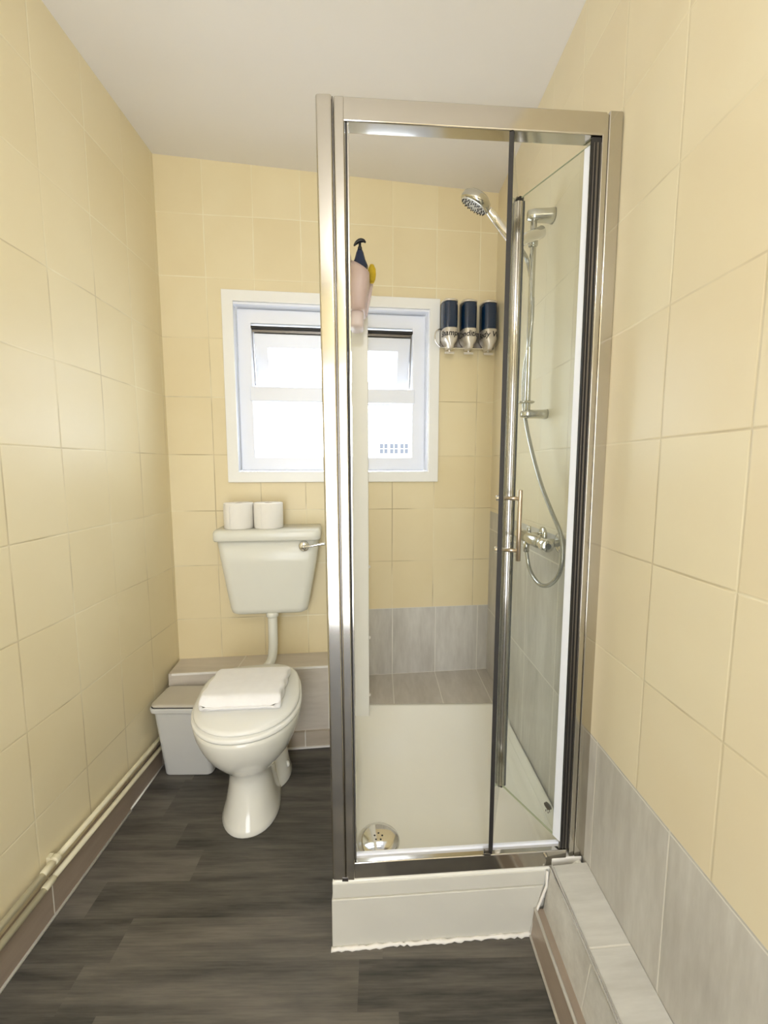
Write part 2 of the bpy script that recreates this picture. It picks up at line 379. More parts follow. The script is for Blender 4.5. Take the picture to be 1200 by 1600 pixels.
# top-hung vent swung outwards at the bottom
vent = bpy.data.objects.new('vent_sash', None)
bm = NB()
frame_ring(bm, WX0+.08, WX1-.08, 1.612, 1.872, .060, -.085, -.040)
sash = obj('vent_sash', bm, M_white, W, bevel=.004)
piv = BKp(-.2, -.08, 1.88)
Rm = Matrix.Translation(piv) @ Matrix.Rotation(BA, 4, 'Z') @ Matrix.Rotation(math.radians(17), 4, 'X') @ Matrix.Rotation(-BA, 4, 'Z') @ Matrix.Translation(-piv)
sash.data.transform(Rm)
bm = NB(); backbox(bm, WX0+.125, WX1-.125, -.064, -.060, 1.656, 1.828); pn = obj('pane', bm, M_wglass, sash); pn.data.transform(Rm)
bkbox('gasket', M_dark, W, WX0+.072, WX1-.072, -.07, -.036, 1.879, 1.891)
bkbox('hinge_rail', M_dgrey, W, WX0+.076, WX1-.076, -.075, -.045, 1.866, 1.878)
for u in (WX0+.073, WX1-.079):
    bm = NB(); hexa(bm, [BKp(u, -.10, 1.64), BKp(u+.004, -.10, 1.64), BKp(u+.004, -.09, 1.64), BKp(u, -.09, 1.64), BKp(u, -.07, 1.87), BKp(u+.004, -.07, 1.87), BKp(u+.004, -.05, 1.87), BKp(u, -.05, 1.87)])
    obj('stay', bm, M_dgrey, W)
# neighbouring building, far outside
nb = thing('neighbouring_building', 'pale building with small dark paned windows seen faintly through the lower window glass', 'building', (0, 0, 0))
M_nb = plain('pale_render', (250, 250, 250), .8, var=.01)
M_nbw = plain('far_window_glass', (66, 68, 74), .3, var=.05)
bm = NB(); box(bm, (-1.5, 14, -3), (3.2, 17, 2.7)); obj('building_wall', bm, M_nb, nb)
bm = NB(); hexa(bm, [(-1.7, 13.8, 2.7), (3.4, 13.8, 2.7), (3.4, 17.2, 2.7), (-1.7, 17.2, 2.7), (-1.4, 15.3, 3.4), (3.1, 15.3, 3.4), (3.1, 15.7, 3.4), (-1.4, 15.7, 3.4)]); obj('roof', bm, M_nb, nb)
for i in range(3):
    x_ = .02+i*.34
    bm = NB(); box(bm, (x_, 13.97, 1.74), (x_+.26, 14.0, 2.06)); fw = obj('building_window', bm, M_nbw, nb)
    bm = NB(); box(bm, (x_+.12, 13.95, 1.74), (x_+.14, 13.97, 2.06)); box(bm, (x_, 13.95, 1.89), (x_+.26, 13.97, 1.91)); obj('glazing_bar', bm, M_nb, fw)
# daylight portal (sampling aid for the sky through the window)
pd = bpy.data.lights.new('window_daylight_portal', 'AREA'); pd.shape = 'RECTANGLE'; pd.size = .85; pd.size_y = .72
pd.cycles.is_portal = True
po = bpy.data.objects.new('window_daylight_portal', pd); C.objects.link(po); po.location = BKp(-.2, -.16, 1.6); po.rotation_euler = (PI/2, 0, PI + BA)
po.rotation_euler = (-PI/2, 0, BA)

# ---------------------------------------------------------------- ceiling lamp added behind the camera to brighten the room
lx, ly = .04, -.62
cz = ceil_z(lx)
lamp = thing('added_fill_lamp', 'added round white flush lamp, out of view, brightening the room', 'fill lamp', (lx, ly, cz))
bm = NB(); lathe(bm, [(.165, 0), (.17, -.03), (.155, -.035)], 48); obj('fill_lamp_base', bm, M_trimw, lamp, smooth=True)
bm = NB(); lathe(bm, [(.154, -.034), (.150, -.055), (.12, -.075), (.06, -.085), (.005, -.087)], 48); obj('fill_lamp_shade', bm, M_lampd, lamp, smooth=True)
ld = bpy.data.lights.new('fill_lamp_light', 'POINT'); ld.shadow_soft_size = .07; ld.energy = FILL_LAMP_POWER; ld.color = (.93, .95, 1)
lo = bpy.data.objects.new('fill_lamp_light', ld); C.objects.link(lo); lo.location = (0, 0, -.20); lo.parent = lamp

# ---------------------------------------------------------------- shower tray
tray = thing('shower_tray', 'white raised shower tray with boxed white plinth front', 'shower tray', (0, 0, 0))
bm = NB()
X0, X1, Y0, Y1, ZT, ZF = -.123, .5435, .982, 1.698, .188, .132
def smooth(a, b, v):
    t = max(0, min(1, (v-a)/(b-a))); return t*t*(3-2*t)
def tray_h(x, y):                  # rim, dished floor and the slope rising to the tiled ledge, as one surface
    dx = min(x-X0, X1-x); dy = y-Y0
    ax, ay = max(0, .10-dx), max(0, .10-dy); d = .10-math.hypot(ax, ay) if (ax or ay) else .2
    h = ZF+(ZT-ZF)*(1-smooth(.032, .056, d))
    f = ZF+.115*max(0, (y-1.22)/.479)**2.6
    k = 220
    return math.log(math.exp(k*(h-ZF))+math.exp(k*(f-ZF))-1)/k+ZF if f > ZF else h
NX, NY = 64, 72
bm = NB(); Y2 = 1.699
xs = [X0+(X1-X0)*a/NX for a in range(NX+1)]; ys_ = [Y0+(Y2-Y0)*b/NY for b in range(NY+1)]
T = [[bm.verts.new((x, y+.0554*x*max(0, min(1, (1.69-y)/.7)), tray_h(x, y))) for y in ys_] for x in xs]
for a in range(NX):
    for b in range(NY): bm.faces.new((T[a][b], T[a+1][b], T[a+1][b+1], T[a][b+1]))
ring = [T[a][0] for a in range(NX+1)] + [T[NX][b] for b in range(1, NY+1)] + [T[a][NY] for a in range(NX-1, -1, -1)] + [T[0][b] for b in range(NY-1, 0, -1)]
low = [bm.verts.new((v.co.x, v.co.y, .10)) for v in ring]
for k in range(len(ring)): bm.faces.new((ring[k], low[k], low[(k+1) % len(ring)], ring[(k+1) % len(ring)]))
bm.faces.new(low)
to_ = obj('tray_basin', bm, M_tray, tray)
for p_ in to_.data.polygons: p_.use_smooth = p_.normal.z > .3
bm = NB(); hexa(bm, [(X1-.03, Y0+.02, ZT-.001), (X1+.001, Y0+.02, ZT-.001), (X1-.002, 1.69, ZT-.001), (X1-.03, 1.69, ZT-.001), (X1-.012, Y0+.02, .205), (X1+.001, Y0+.02, .205), (X1-.002, 1.69, .205), (X1-.012, 1.69, .205)])
obj('tray_side_upstand', bm, M_tray, tray, bevel=.004)
# plinth panel: front, left side; slanting right end follows the tiled boxing
bm = NB(); hexa(bm, [(X0-.002, .976, .001), (.408, .976, .001), (.42, 1.0, .001), (X0-.002, 1.0, .001), (X0-.002, .976, .142), (.440, .976, .142), (.45, 1.0, .142), (X0-.002, 1.0, .142)])
box(bm, (X0, .98, .142), (.4445, 1.0, ZT-.004)); box(bm, (X0-.001, 1.0, .001), (X0+.018, 1.69, ZT-.006)); box(bm, (.42, .985, .001), (.5435, 1.0, ZT-.004))
for v in bm.verts: v.co.y += .0554*v.co.x
obj('plinth_panel', bm, M_plinth, tray, bevel=.0025)
bm = NB(); pts = []
for i in range(60):
    x_ = X0-.004 + i*(.412-X0)/59; pts.append(Vector((x_, .974+.0554*x_+random.uniform(-.003, .002), .003)))
tube(bm, pts, .005, 8, rf=lambda i: .0035+.0035*random.random()); obj('sealant_bead', bm, M_seal, tray, smooth=True)
bm = NB(); tube(bm, [Vector((.409, .995, .004)), Vector((.422, .995, .075)), Vector((.447, .997, .146)), Vector((.449, 1.001, .186))], .0035, 8); obj('sealant_bead', bm, M_seal, tray, smooth=True)
dr = thing('drain_cover', 'round chrome domed waste cover with five small holes on the tray floor', 'drain cover', (-.004, 1.150, ZF))
bm = NB(); lathe(bm, [(.064, 0), (.065, .004), (.060, .009), (.045, .013), (.02, .0165), (.002, .017)], 48); obj('dome', bm, M_chrome, dr, smooth=True)
bm = NB()
for k in range(5):
    a = 2*PI*k/5+.3; lathe(bm, [(.0030, .0140), (.0030, .0168)], 12, Matrix.Translation((.012*math.cos(a), .012*math.sin(a), 0)))
obj('drain_hole', bm, M_ink, dr)

# ---------------------------------------------------------------- shower enclosure
en = thing('shower_enclosure', 'chrome framed shower enclosure with clear glass side and folding door', 'shower enclosure', (0, 0, 0))
ZA, ZB = ZT, 2.056
def part(name, mat, a, b, parent=en, **k):
    bm = NB(); box(bm, a, b); return obj(name, bm, mat, parent, **k)
def lean(o, dx):                   # the whole frame leans a few millimetres to the left at the top
    for v in o.data.vertices: v.co.x += dx * (v.co.z - 1.1) / .95
    return o
cp = lean(part('corner_post', M_alu, (-.1295, .978, ZA), (-.0945, 1.018, ZB+.002), bevel=.005, seg=4), -.007)
lean(part('post_groove', M_dgrey, (-.0945, .984, ZA), (-.0925, 1.014, ZB), cp), -.007)
jp = lean(part('jamb_profile', M_alu, (-.0925, .979, ZA), (-.0705, 1.016, ZB-.002), bevel=.003, seg=3), -.005)
lean(part('rubber_seal', M_dark, (-.0705, .984, .243), (-.0665, 1.008, 2.004), jp), -.003)
lean(part('seal_lip', M_alu, (-.0665, .986, .243), (-.0635, 1.006, 2.004), jp), -.003)
lean(part('post_foot', M_dgrey, (-.098, .9765, ZA), (-.082, .981, .199), jp, bevel=.001), 0)
# top and bottom rails along the front
def rail(name, mat, x0, x1, z0, z1, d0, d1, parent=en, **k):
    bm = NB(); s = .0554
    Y = lambda x: .9848 + s*x
    hexa(bm, [(x0, Y(x0)-d0, z0), (x1, Y(x1)-d0, z0), (x1, Y(x1)+d1, z0), (x0, Y(x0)+d1, z0), (x0, Y(x0)-d0, z1), (x1, Y(x1)-d0, z1), (x1, Y(x1)+d1, z1), (x0, Y(x0)+d1, z1)])
    return obj(name, bm, mat, parent, **k)
rail('top_rail', M_alu, -.080, .513, 2.005, 2.054, 0, .035, bevel=.003, seg=3)
br = rail('bottom_rail', M_alu, -.067, .505, .190, .236, 0, .032, bevel=.003, seg=3)
rail('rail_lip', M_white, -.062, .490, .236, .243, -.020, .026, br)
rail('rail_end_block', M_seal, .462, .548, .190, .215, .001, .030, br, bevel=.004)
# wall profile on the right
wp = rail('wall_profile', M_alu, .521, .5535, .216, 2.056, .002, .045, bevel=.003, seg=3)
rail('wall_profile_inner', M_alu, .507, .521, .216, 2.050, .000, .040, wp, bevel=.002)
ch = rail('hinge_channel', M_dark, .4855, .509, .238, 2.003, -.004, .012)
for x_, w_ in ((.4885, .0020), (.4955, .0042), (.5045, .002)):
    rail('channel_ridge', M_dgrey, x_, x_+w_, .240, 1.990, -.001, .0, ch, bevel=.0008)
for o in [wp, ch] + list(wp.children) + list(ch.children): lean(o, -.004)
rail('wall_sealant', plain('discoloured_sealant', (150, 132, 108), .6, var=.12), .5525, .5568, .216, 2.05, -.001, .01, wp)
# folding door: two leaves
P0 = Vector((.4945, 1.020, 0)); PM = Vector((.3865, 1.236, 0)); P1 = Vector((.2960, 1.004, 0))
def leaf_box(bm, a, b, t0, t1, n0, n1, z0, z1):
    d = (b-a).normalized(); n = Vector((-d.y, d.x, 0))
    q = [a+d*t0+n*n0, a+d*t1+n*n0, a+d*t1+n*n1, a+d*t0+n*n1]
    hexa(bm, [p+Vector((0, 0, z0)) for p in q]+[p+Vector((0, 0, z1)) for p in q])
l1 = (PM-P0).length; l2 = (PM-P1).length
bm = NB(); leaf_box(bm, P0, PM, .006, l1-.012, -.0025, .0025, .252, 2.0); lf1 = obj('door_leaf', bm, M_glass, en); lf1['label'] = 'clear glass leaf hinged beside the right wall'
bm = NB(); leaf_box(bm, P1, PM, .004, l2-.012, -.0025, .0025, .250, 2.0); lf2 = obj('door_leaf', bm, M_glass, en); lf2['label'] = 'clear glass leaf carrying the bar handle'
M_gedge = plain('green_glass_edge', (176, 182, 150), .3)
bm = NB(); leaf_box(bm, P0, PM, .006, l1-.012, -.0018, .0018, 1.9995, 2.0006); obj('glass_edge', bm, M_gedge, lf1)
bm = NB(); leaf_box(bm, P0, PM, .006, l1-.012, -.0026, .0026, .250, .2525); obj('glass_edge', bm, M_gedge, lf1)
bm = NB(); leaf_box(bm, P0, PM, 0.0, .030, -.004, .004, .250, 1.998); obj('pivot_profile', bm, M_white, lf1, bevel=.002)
bm = NB(); leaf_box(bm, P0, PM, l1-.016, l1+.002, -.0085, .0055, .252, 1.992); obj('fold_profile', bm, M_alu, lf1, bevel=.002)
bm = NB(); leaf_box(bm, P0, PM, l1-.018, l1-.016, -.009, -.005, .252, 1.992); obj('fold_gasket', bm, M_dark, lf1)
bm = NB(); leaf_box(bm, P0, PM, l1-.014, l1+.004, -.009, .006, 1.985, 2.004); obj('fold_cap', bm, M_dark, lf1, bevel=.001)
bm = NB(); leaf_box(bm, P0, PM, l1-.014, l1+.004, -.009, .006, .245, .262); obj('fold_cap', bm, M_dark, lf1, bevel=.001)
bm = NB(); leaf_box(bm, P1, PM, l2-.016, l2+.0, -.006, .012, .252, 1.992); obj('fold_profile', bm, M_alu, lf2, bevel=.002)
bm = NB(); leaf_box(bm, P1, PM, -.003, .010, -.0045, .0055, .240, 2.003); obj('edge_seal', bm, M_dark, lf2)
bm = NB(); leaf_box(bm, P1, PM, .010, .022, -.004, .004, .245, 2.000); obj('edge_profile', bm, M_alu, lf2)
bm = NB(); box(bm, (.276, .994, .240), (.294, 1.004, .246)); box(bm, (.276, .996, .240), (.280, 1.002, .252)); obj('guide_foot', bm, M_dgrey, lf2, bevel=.001)
# handle: bar on two stand-offs through the glass with round caps on the other side
dd = (PM-P1).normalized(); nn = Vector((dd.y, -dd.x, 0)); hp = P1 + dd*.082
bm = NB()
bar0 = hp + nn*.040
cyl(bm, bar0+Vector((0, 0, 1.018)), bar0+Vector((0, 0, 1.204)), .0062, 20, ch=.001)
for z_ in (1.045, 1.182): cyl(bm, hp+nn*.002+Vector((0, 0, z_)), bar0+Vector((0, 0, z_)), .0050, 16)
obj('handle', bm, M_steel, lf2, smooth=True)
for z_ in (1.045, 1.182):
    bm = NB(); cyl(bm, hp-nn*.002+Vector((0, 0, z_)), hp-nn*.020+Vector((0, 0, z_)), .0080, 20, ch=.0015)
    obj('handle_cap', bm, M_chrome, lf2, smooth=True)
# small printed safety mark low on the hinged leaf
def on_leaf(t, z, off=-.0030):
    d = (PM-P0).normalized(); n = Vector((-d.y, d.x, 0)); return P0 + d*t + n*off + Vector((0, 0, z))
bm = NB()
for off in (-.003, .003):
    bm.faces.new([bm.verts.new(on_leaf(.052+.011*math.cos(a)+.002*math.sin(a), .318+.0075*math.sin(a), off)) for a in [2*PI*k/20 for k in range(20)]])
    for t_ in (.046, .054):
        bm.faces.new([bm.verts.new(on_leaf(t_+a, .300+b, off)) for a, b in ((0, 0), (.003, 0), (.003, .006), (0, .006))])
obj('glass_mark', bm, M_dgrey, lf1)
# side glass and rear upright
part('side_panel', M_glass, (-.112, 1.018, ZA+.03), (-.107, 1.655, 1.965))
part('side_top_rail', M_alu, (-.122, 1.018, 1.960), (-.100, 1.655, 1.990), bevel=.003)
part('side_bottom_rail', M_alu, (-.122, 1.018, ZA), (-.100, 1.655, ZA+.035), bevel=.003)
rp = part('rear_upright', M_trimw, (-.122, 1.652, ZA), (-.0435, 1.672, 1.985), bevel=.003)
for z_ in (.31, .56, .86):
    bm = NB(); lathe(bm, [(.006, 0), (.007, .003), (.003, .007)], 16, Matrix.Translation((-.0435, 1.662, z_)) @ Matrix.Rotation(PI/2, 4, 'Y'))
    obj('screw_cap', bm, M_seal, rp, smooth=True)

# ---------------------------------------------------------------- hanging basket and what is in it
bx, by, bz = -.068, 1.560, 1.755
bk = thing('hanging_basket', 'pink plastic basket hooked over the top of the shower side panel', 'basket', (bx, by, bz))
def ell(w_, d_, z, dx=0, r=.42): return [(dx+a, b, z) for a, b in rrect(w_, d_, min(w_, d_)*r, 6)]
bm = NB()
loft(bm, [ell(.046, .110, .052, -.008), ell(.052, .130, .058, -.006), ell(.058, .150, .12, -.003), ell(.064, .165, .19, .000), ell(.067, .170, .205, .0015), ell(.062, .165, .205, .0015), ell(.058, .158, .19, .000), ell(.050, .14, .12, -.003), ell(.044, .11, .066, -.007)], cap=True)
for v in bm.verts:
    if v.co.z > .15: v.co.z -= (v.co.x+.03)*.55
obj('basket_tub', bm, M_pink, bk, smooth=True)
bm = NB(); loft(bm, [ell(.040, .075, 0, -.012), ell(.046, .088, .01, -.011), ell(.046, .095, .056, -.010)], cap=True); obj('drip_cup', bm, M_pinkl, bk, smooth=True)
bm = NB(); box(bm, (-.0345, -.04, .18), (-.0305, .04, .245)); box(bm, (-.062, -.04, .2365), (-.0305, .04, .2405)); box(bm, (-.062, -.04, .19), (-.058, .04, .2405)); obj('hook', bm, M_pinkl, bk, bevel=.001)
bm = NB(); hexa(bm, [(.020, .03, .06), (.024, .03, .06), (.024, .05, .06), (.020, .05, .06), (.030, .055, .205), (.052, .055, .205), (.052, .062, .205), (.030, .062, .205)]); obj('side_lug', bm, M_pinkl, bk, bevel=.002)
sp = thing('pump_bottle', 'dark blue bottle with a black trigger top in the pink basket', 'bottle', (-.066, 1.522, 1.826))
bm = NB()
loft(bm, [ell(.022, .036, 0, -.004), ell(.024, .038, .01, -.004), ell(.034, .042, .10), ell(.056, .050, .128), ell(.038, .036, .150), ell(.026, .024, .172), ell(.018, .018, .182)]); obj('bottle_body', bm, M_navyb, sp, smooth=True)
bm = NB(); lathe(bm, [(.008, .180), (.0075, .190), (.0045, .196), (.0045, .206)], 16); obj('bottle_neck', bm, M_black, sp, smooth=True)
bm = NB(); tube(bm, spline([(-.020, 0, .196), (-.012, 0, .206), (0, 0, .213), (.012, 0, .213), (.020, 0, .207)], 5), .006, 10, rf=lambda i: .0025+.0045*math.sin(PI*i/20)); obj('trigger', bm, M_black, sp, smooth=True)
bm = NB()
loft(bm, [[(.0+math.cos(a)*r, math.sin(a)*r*.9, z) for a in [2*PI*k/20 for k in range(20)]] for r, z in ((.007, -.03), (.0125, -.018), (.0150, 0), (.0135, .018), (.007, .032))])
ys = obj('bath_sponge', bm, M_yellow, smooth=True); ys.location = (-.026, 1.580, 1.955); tag(ys, 'small yellow sponge sticking up beside the dark blue bottle', 'sponge')

# ---------------------------------------------------------------- shower fittings on the right wall
ry = 1.385; rxw = RX(ry); rx = rxw-.062
rr = thing('riser_rail', 'chrome shower riser rail fixed to the tiled right wall', 'shower rail', (0, 0, 0))
bm = NB(); cyl(bm, (rx, ry, 1.425), (rx, ry, 2.055), .0095, 24, ch=.001); obj('pole', bm, M_satchr, rr, smooth=True)
for z_, hh in ((2.046, .019), (1.436, .014)):
    bm = NB(); pts = [Vector((rxw, ry, z_)), Vector((rxw-.012, ry, z_)), Vector((rxw-.062, ry, z_)), Vector((rxw-.082, ry, z_+.0))]
    rings = []
    for p_, wy, wz in zip(pts, (.022, .020, .016, .011), (hh*1.1, hh, hh*.95, hh*.7)):
        rings.append([(p_.x, p_.y+a, p_.z+b) for a, b in rrect(wy*2, wz*2, min(wy, wz)*.8, 4)])
    loft(bm, rings); obj('wall_bracket', bm, M_satchr, rr, smooth=True)
sl0 = Vector((rx+.020, ry-.015, 1.990)); sl1 = Vector((rx-.072, ry-.060, 1.935))
bm = NB(); cyl(bm, sl0, sl1, .018, 28, .0155, ch=.002); obj('slider', bm, M_chrome, rr, smooth=True)
bm = NB(); cyl(bm, (rx, ry, 1.955), (rx, ry, 2.0), .0145, 24, ch=.002); obj('slider_collar', bm, M_satchr, rr, smooth=True)
bm = NB(); rings = [[(rx-.004+a, ry+b, 1.470+z) for a, b in rrect(.052*s_, .034*s_, .014*s_, 4)] for s_, z in ((.8, 0), (1, .003), (1, .006), (.8, .008))]; loft(bm, rings); obj('hose_retainer', bm, M_satchr, rr, smooth=True)
# handset
hs = thing('hand_shower', 'round chrome hand shower with dark nozzles held on the riser slider', 'hand shower', (0, 0, 0))
hb = Vector((rx-.078, ry-.062, 1.925)); hc = Vector((.300, 1.335, 2.048))
hm = Vector((.356, 1.345, 2.010))
bm = NB(); tube(bm, spline([hb, hb.lerp(hm, .5)+Vector((0, 0, .002)), hm, hm.lerp(hc, .45)+Vector((0, 0, .008))], 8), .01, 18, rf=lambda i: .0105+.0025*abs(math.sin(i*.13))); obj('grip', bm, M_chrome, hs, smooth=True)
nrm = Vector((-.47, .30, -.83)).normalized()
Mh = Matrix.Translation(hc+Vector((-.010, 0, .004))) @ nrm.to_track_quat('Z', 'Y').to_matrix().to_4x4()
bm = NB(); lathe(bm, [(.008, -.026), (.03, -.024), (.044, -.014), (.0485, 0), (.047, .006), (.043, .009)], 40, Mh); obj('head', bm, M_satchr, hs, smooth=True)
bm = NB(); lathe(bm, [(.043, .0085), (.040, .0105), (.004, .011)], 40, Mh); obj('spray_face', bm, plain('pale_spray_plate', (206, 204, 196), .35), hs, smooth=True)
bm = NB()
for ring_r, cnt in ((.038, 20), (.029, 14), (.018, 8)):
    for k in range(cnt):
        a = 2*PI*k/cnt; lathe(bm, [(.0019, .010), (.0015, .0145)], 8, Mh @ Matrix.Translation((ring_r*math.cos(a), ring_r*math.sin(a), 0)))
obj('nozzles', bm, M_dark, hs)
# bar valve
vy = 1.30; vxw = RX(vy); vx = vxw-.062; vz = 1.035
va = thing('bar_mixer_valve', 'chrome shower bar mixer valve on the grey tiles of the right wall', 'shower valve', (0, 0, 0))
bm = NB(); cyl(bm, (vx, vy-.075, vz), (vx, vy+.075, vz), .019, 32, ch=.003); obj('valve_body', bm, M_satchr, va, smooth=True)
for s_, lb in ((-1, 'near'), (1, 'far')):
    bm = NB(); cyl(bm, (vx, vy+s_*.077, vz), (vx, vy+s_*.125, vz), .0185, 32, ch=.003); obj('control_knob', bm, M_chrome, va, smooth=True)
    bm = NB(); cyl(bm, (vx, vy+s_*.1245, vz), (vx, vy+s_*.1265, vz), .0085, 24); obj('knob_cap', bm, M_dark, va)
    bm = NB(); lathe(bm, [(.031, 0), (.030, .006), (.018, .010)], 32, along((vxw, vy+s_*.065, vz), (vxw-.1, vy+s_*.065, vz))); cyl(bm, (vxw, vy+s_*.065, vz), (vx, vy+s_*.065, vz), .0125); obj('wall_flange', bm, M_satchr, va, smooth=True)
    bm = NB(); cyl(bm, (vx+.012, vy+s_*.065, vz), (vx+.012, vy+s_*.065, vz+.034), .007, 16, ch=.002); obj('isolator_screw', bm, M_satchr, va, smooth=True)
bm = NB(); cyl(bm, (vx, vy+.05, vz-.012), (vx, vy+.05, vz-.05), .0105, 20, .009); obj('hose_outlet', bm, M_satchr, va, smooth=True)
# hose
HOSE = [(0.455, 1.3949, 1.9465), (0.487, 1.424, 1.9158), (0.488, 1.3797, 1.7895), (0.483, 1.3763, 1.6708), (0.48, 1.4064, 1.5883), (0.48, 1.4091, 1.496), (0.485, 1.3975, 1.4215), (0.49, 1.3487, 1.3247), (0.495, 1.2702, 1.2142), (0.5, 1.1931, 1.1336), (0.505, 1.1388, 1.0765), (0.505, 1.1205, 1.017), (0.503, 1.1349, 0.9628), (0.5, 1.1892, 0.9178), (0.495, 1.2537, 0.9034), (0.49, 1.3199, 0.9316)]
bm = NB(); hpts = spline([hb+Vector((.006, -.002, -.004))] + HOSE + [(vx, vy+.05, vz-.048)], 22)
tube(bm, hpts, .0062, 12, rf=lambda i: .0064 if i % 2 else .0056)
tag(obj('shower_hose', bm, M_greyh, smooth=True), 'long flexible chrome hose looping from the hand shower down to the valve', 'shower hose')

# ---------------------------------------------------------------- soap dispensers on the back wall
EXPO = .62
def dsec(w_, d0, d1, z, n=24):
    out = []
    for k in range(n+1):
        a = PI*k/n; c_ = math.cos(a); out.append((w_/2*math.copysign(abs(c_)**EXPO, c_), -d0-(d1-d0)*abs(math.sin(a))**EXPO, z))
    return out
def bent_text(body, size, parent, mat, w_, d0, d1, z):
    cu = bpy.data.curves.new('lettering', 'FONT'); cu.body = body; cu.size = size; cu.align_x = 'CENTER'; cu.shear = .2; cu.offset = .0006
    t = bpy.data.objects.new('lettering', cu); C.objects.link(t)
    bpy.context.view_layer.update()
    me = bpy.data.meshes.new_from_object(t.evaluated_get(bpy.context.evaluated_depsgraph_get()))
    bpy.data.objects.remove(t)
    bm = NB(); bm.from_mesh(me)
    bmesh.ops.subdivide_edges(bm, edges=[e for e in bm.edges if e.calc_length() > .003], cuts=2)
    pts = [Vector(p[:2]) for p in dsec(w_, d0, d1, 0, 400)]; mid = 200
    arc = [0]
    for a, b in zip(pts, pts[1:]): arc.append(arc[-1]+(b-a).length)
    tot = arc[-1]
    for v in bm.verts:
        sx = max(.001, min(tot-.001, tot/2 - v.co.x)); k = 0
        lo_, hi_ = 0, 400
        while hi_-lo_ > 1:
            m_ = (lo_+hi_)//2
            if arc[m_] < sx: lo_ = m_
            else: hi_ = m_
        p_ = pts[lo_].lerp(pts[hi_], (sx-arc[lo_])/max(1e-9, arc[hi_]-arc[lo_])); tn = (pts[hi_]-pts[lo_]).normalized(); nr = Vector((tn.y, -tn.x))
        if nr.dot(p_-Vector((0, -(d0+d1)/2))) < 0: nr = -nr
        p_ = p_ + nr*.0008
        v.co = Vector((p_.x, p_.y, z+v.co.y))
    return obj('lettering', bm, mat, parent)
def disp_root(name, label, cat, u, z, group=None):
    o = thing(name, label, cat, BKp(u, 0, z), BA, group); return o
rk = disp_root('dispenser_bracket', 'looped chrome wall bracket carrying the three navy soap dispensers', 'bracket', .395, 1.85)
bm = NB()
tube(bm, spline([(.12, -.03, -.045), (0, -.032, -.047), (-.10, -.032, -.047), (-.128, -.032, -.040), (-.146, -.032, -.012), (-.145, -.030, .018), (-.128, -.026, .034), (-.105, -.012, .036)], 8), .0032, 10)
obj('wire_loop', bm, M_chrome, rk, smooth=True)
bm = NB(); box(bm, (-.118, -.010, -.040), (.138, 0, .030)); obj('back_plate', bm, M_dgrey, rk, bevel=.003)
for i, (word, lab, u) in enumerate((('Shampoo', 'navy and silver wall dispenser lettered Shampoo, next to the window frame', .3135), ('Conditioner', 'navy and silver wall dispenser lettered Conditioner, in the middle of the three', .4015), ('Body Wash', 'navy and silver wall dispenser lettered Body Wash, nearest the shower corner', .4945))):
    t = disp_root('soap_dispenser', lab, 'soap dispenser', u, 1.85, 'navy soap dispensers on the back wall')
    bm = NB()
    loft(bm, [dsec(.070, .010, .070, .030), dsec(.072, .010, .072, .05), dsec(.072, .010, .072, .145)]); obj('bottle', bm, M_navy, t, smooth=False, bevel=.004)
    bm = NB(); loft(bm, [dsec(.073, .010, .073, .145), dsec(.073, .010, .073, .152), dsec(.060, .010, .060, .159)]); obj('cap', bm, M_silver, t, bevel=.002)
    bm = NB(); loft(bm, [dsec(.026, .016, .070, -.058), dsec(.036, .014, .076, -.046), dsec(.040, .013, .079, -.036), dsec(.062, .012, .0825, -.022), dsec(.071, .012, .0828, -.010), dsec(.072, .012, .083, .030)]); obj('pump_cover', bm, M_silver, t, smooth=False, bevel=.003)
    bm = NB(); cyl(bm, (0, -.040, -.07), (0, -.040, -.055), .004, 12); box(bm, (-.022, -.045, -.076), (.022, -.041, -.066)); obj('nozzle_tab', bm, M_silver, t)
    bent_text(word, .034, t, M_ink, .0715, .012, .0828, -.006)

# ---------------------------------------------------------------- toilet
TA = math.atan2(.086, .465)
to = thing('toilet', 'white ceramic toilet pan with closed lid standing before the tiled ledge', 'toilet', (-.526, 1.70, 0), TA)
def egg(hw, yf, yb, yc, z, nb=2.6, nf=2.15, n=44, sx=0):
    out = []
    for k in range(n):
        a = 2*PI*k/n; c_, s_ = math.cos(a), math.sin(a)
        e = nb if s_ > 0 else nf
        x_ = hw*math.copysign(abs(c_)**(2/e), c_)
        ext = (yb-yc) if s_ > 0 else (yc-yf)
        out.append((x_+sx, yc+ext*math.copysign(abs(s_)**(2/e), s_), z))
    return out
bm = NB()
loft(bm, [egg(.102, -.405, -.03, -.26, 0), egg(.104, -.408, -.03, -.26, .006), egg(.098, -.400, -.03, -.26, .02), egg(.088, -.382, -.04, -.26, .06), egg(.080, -.366, -.05, -.25, .11), egg(.077, -.358, -.05, -.25, .15),
          egg(.080, -.360, -.04, -.25, .18), egg(.096, -.376, -.02, -.25, .205), egg(.124, -.405, -.01, -.25, .235), egg(.153, -.437, 0, -.25, .275), egg(.173, -.462, 0, -.25, .32), egg(.184, -.475, 0, -.25, .355), egg(.187, -.480, 0, -.25, .378), egg(.187, -.480, 0, -.25, .390), egg(.182, -.474, 0, -.25, .394)])
obj('pan', bm, M_cer, to, smooth=True)
TX = .022
bm = NB(); loft(bm, [egg(.118, -.22, .0, -.10, 0, sx=TX), egg(.120, -.222, .0, -.10, .006, sx=TX), egg(.112, -.21, 0, -.10, .03, sx=TX), egg(.104, -.198, 0, -.10, .08, sx=TX), egg(.094, -.18, 0, -.09, .12, sx=TX), egg(.076, -.16, 0, -.08, .16, sx=TX), egg(.045, -.14, -.02, -.07, .185, sx=TX)])
obj('trap_base', bm, M_cer, to, smooth=True)
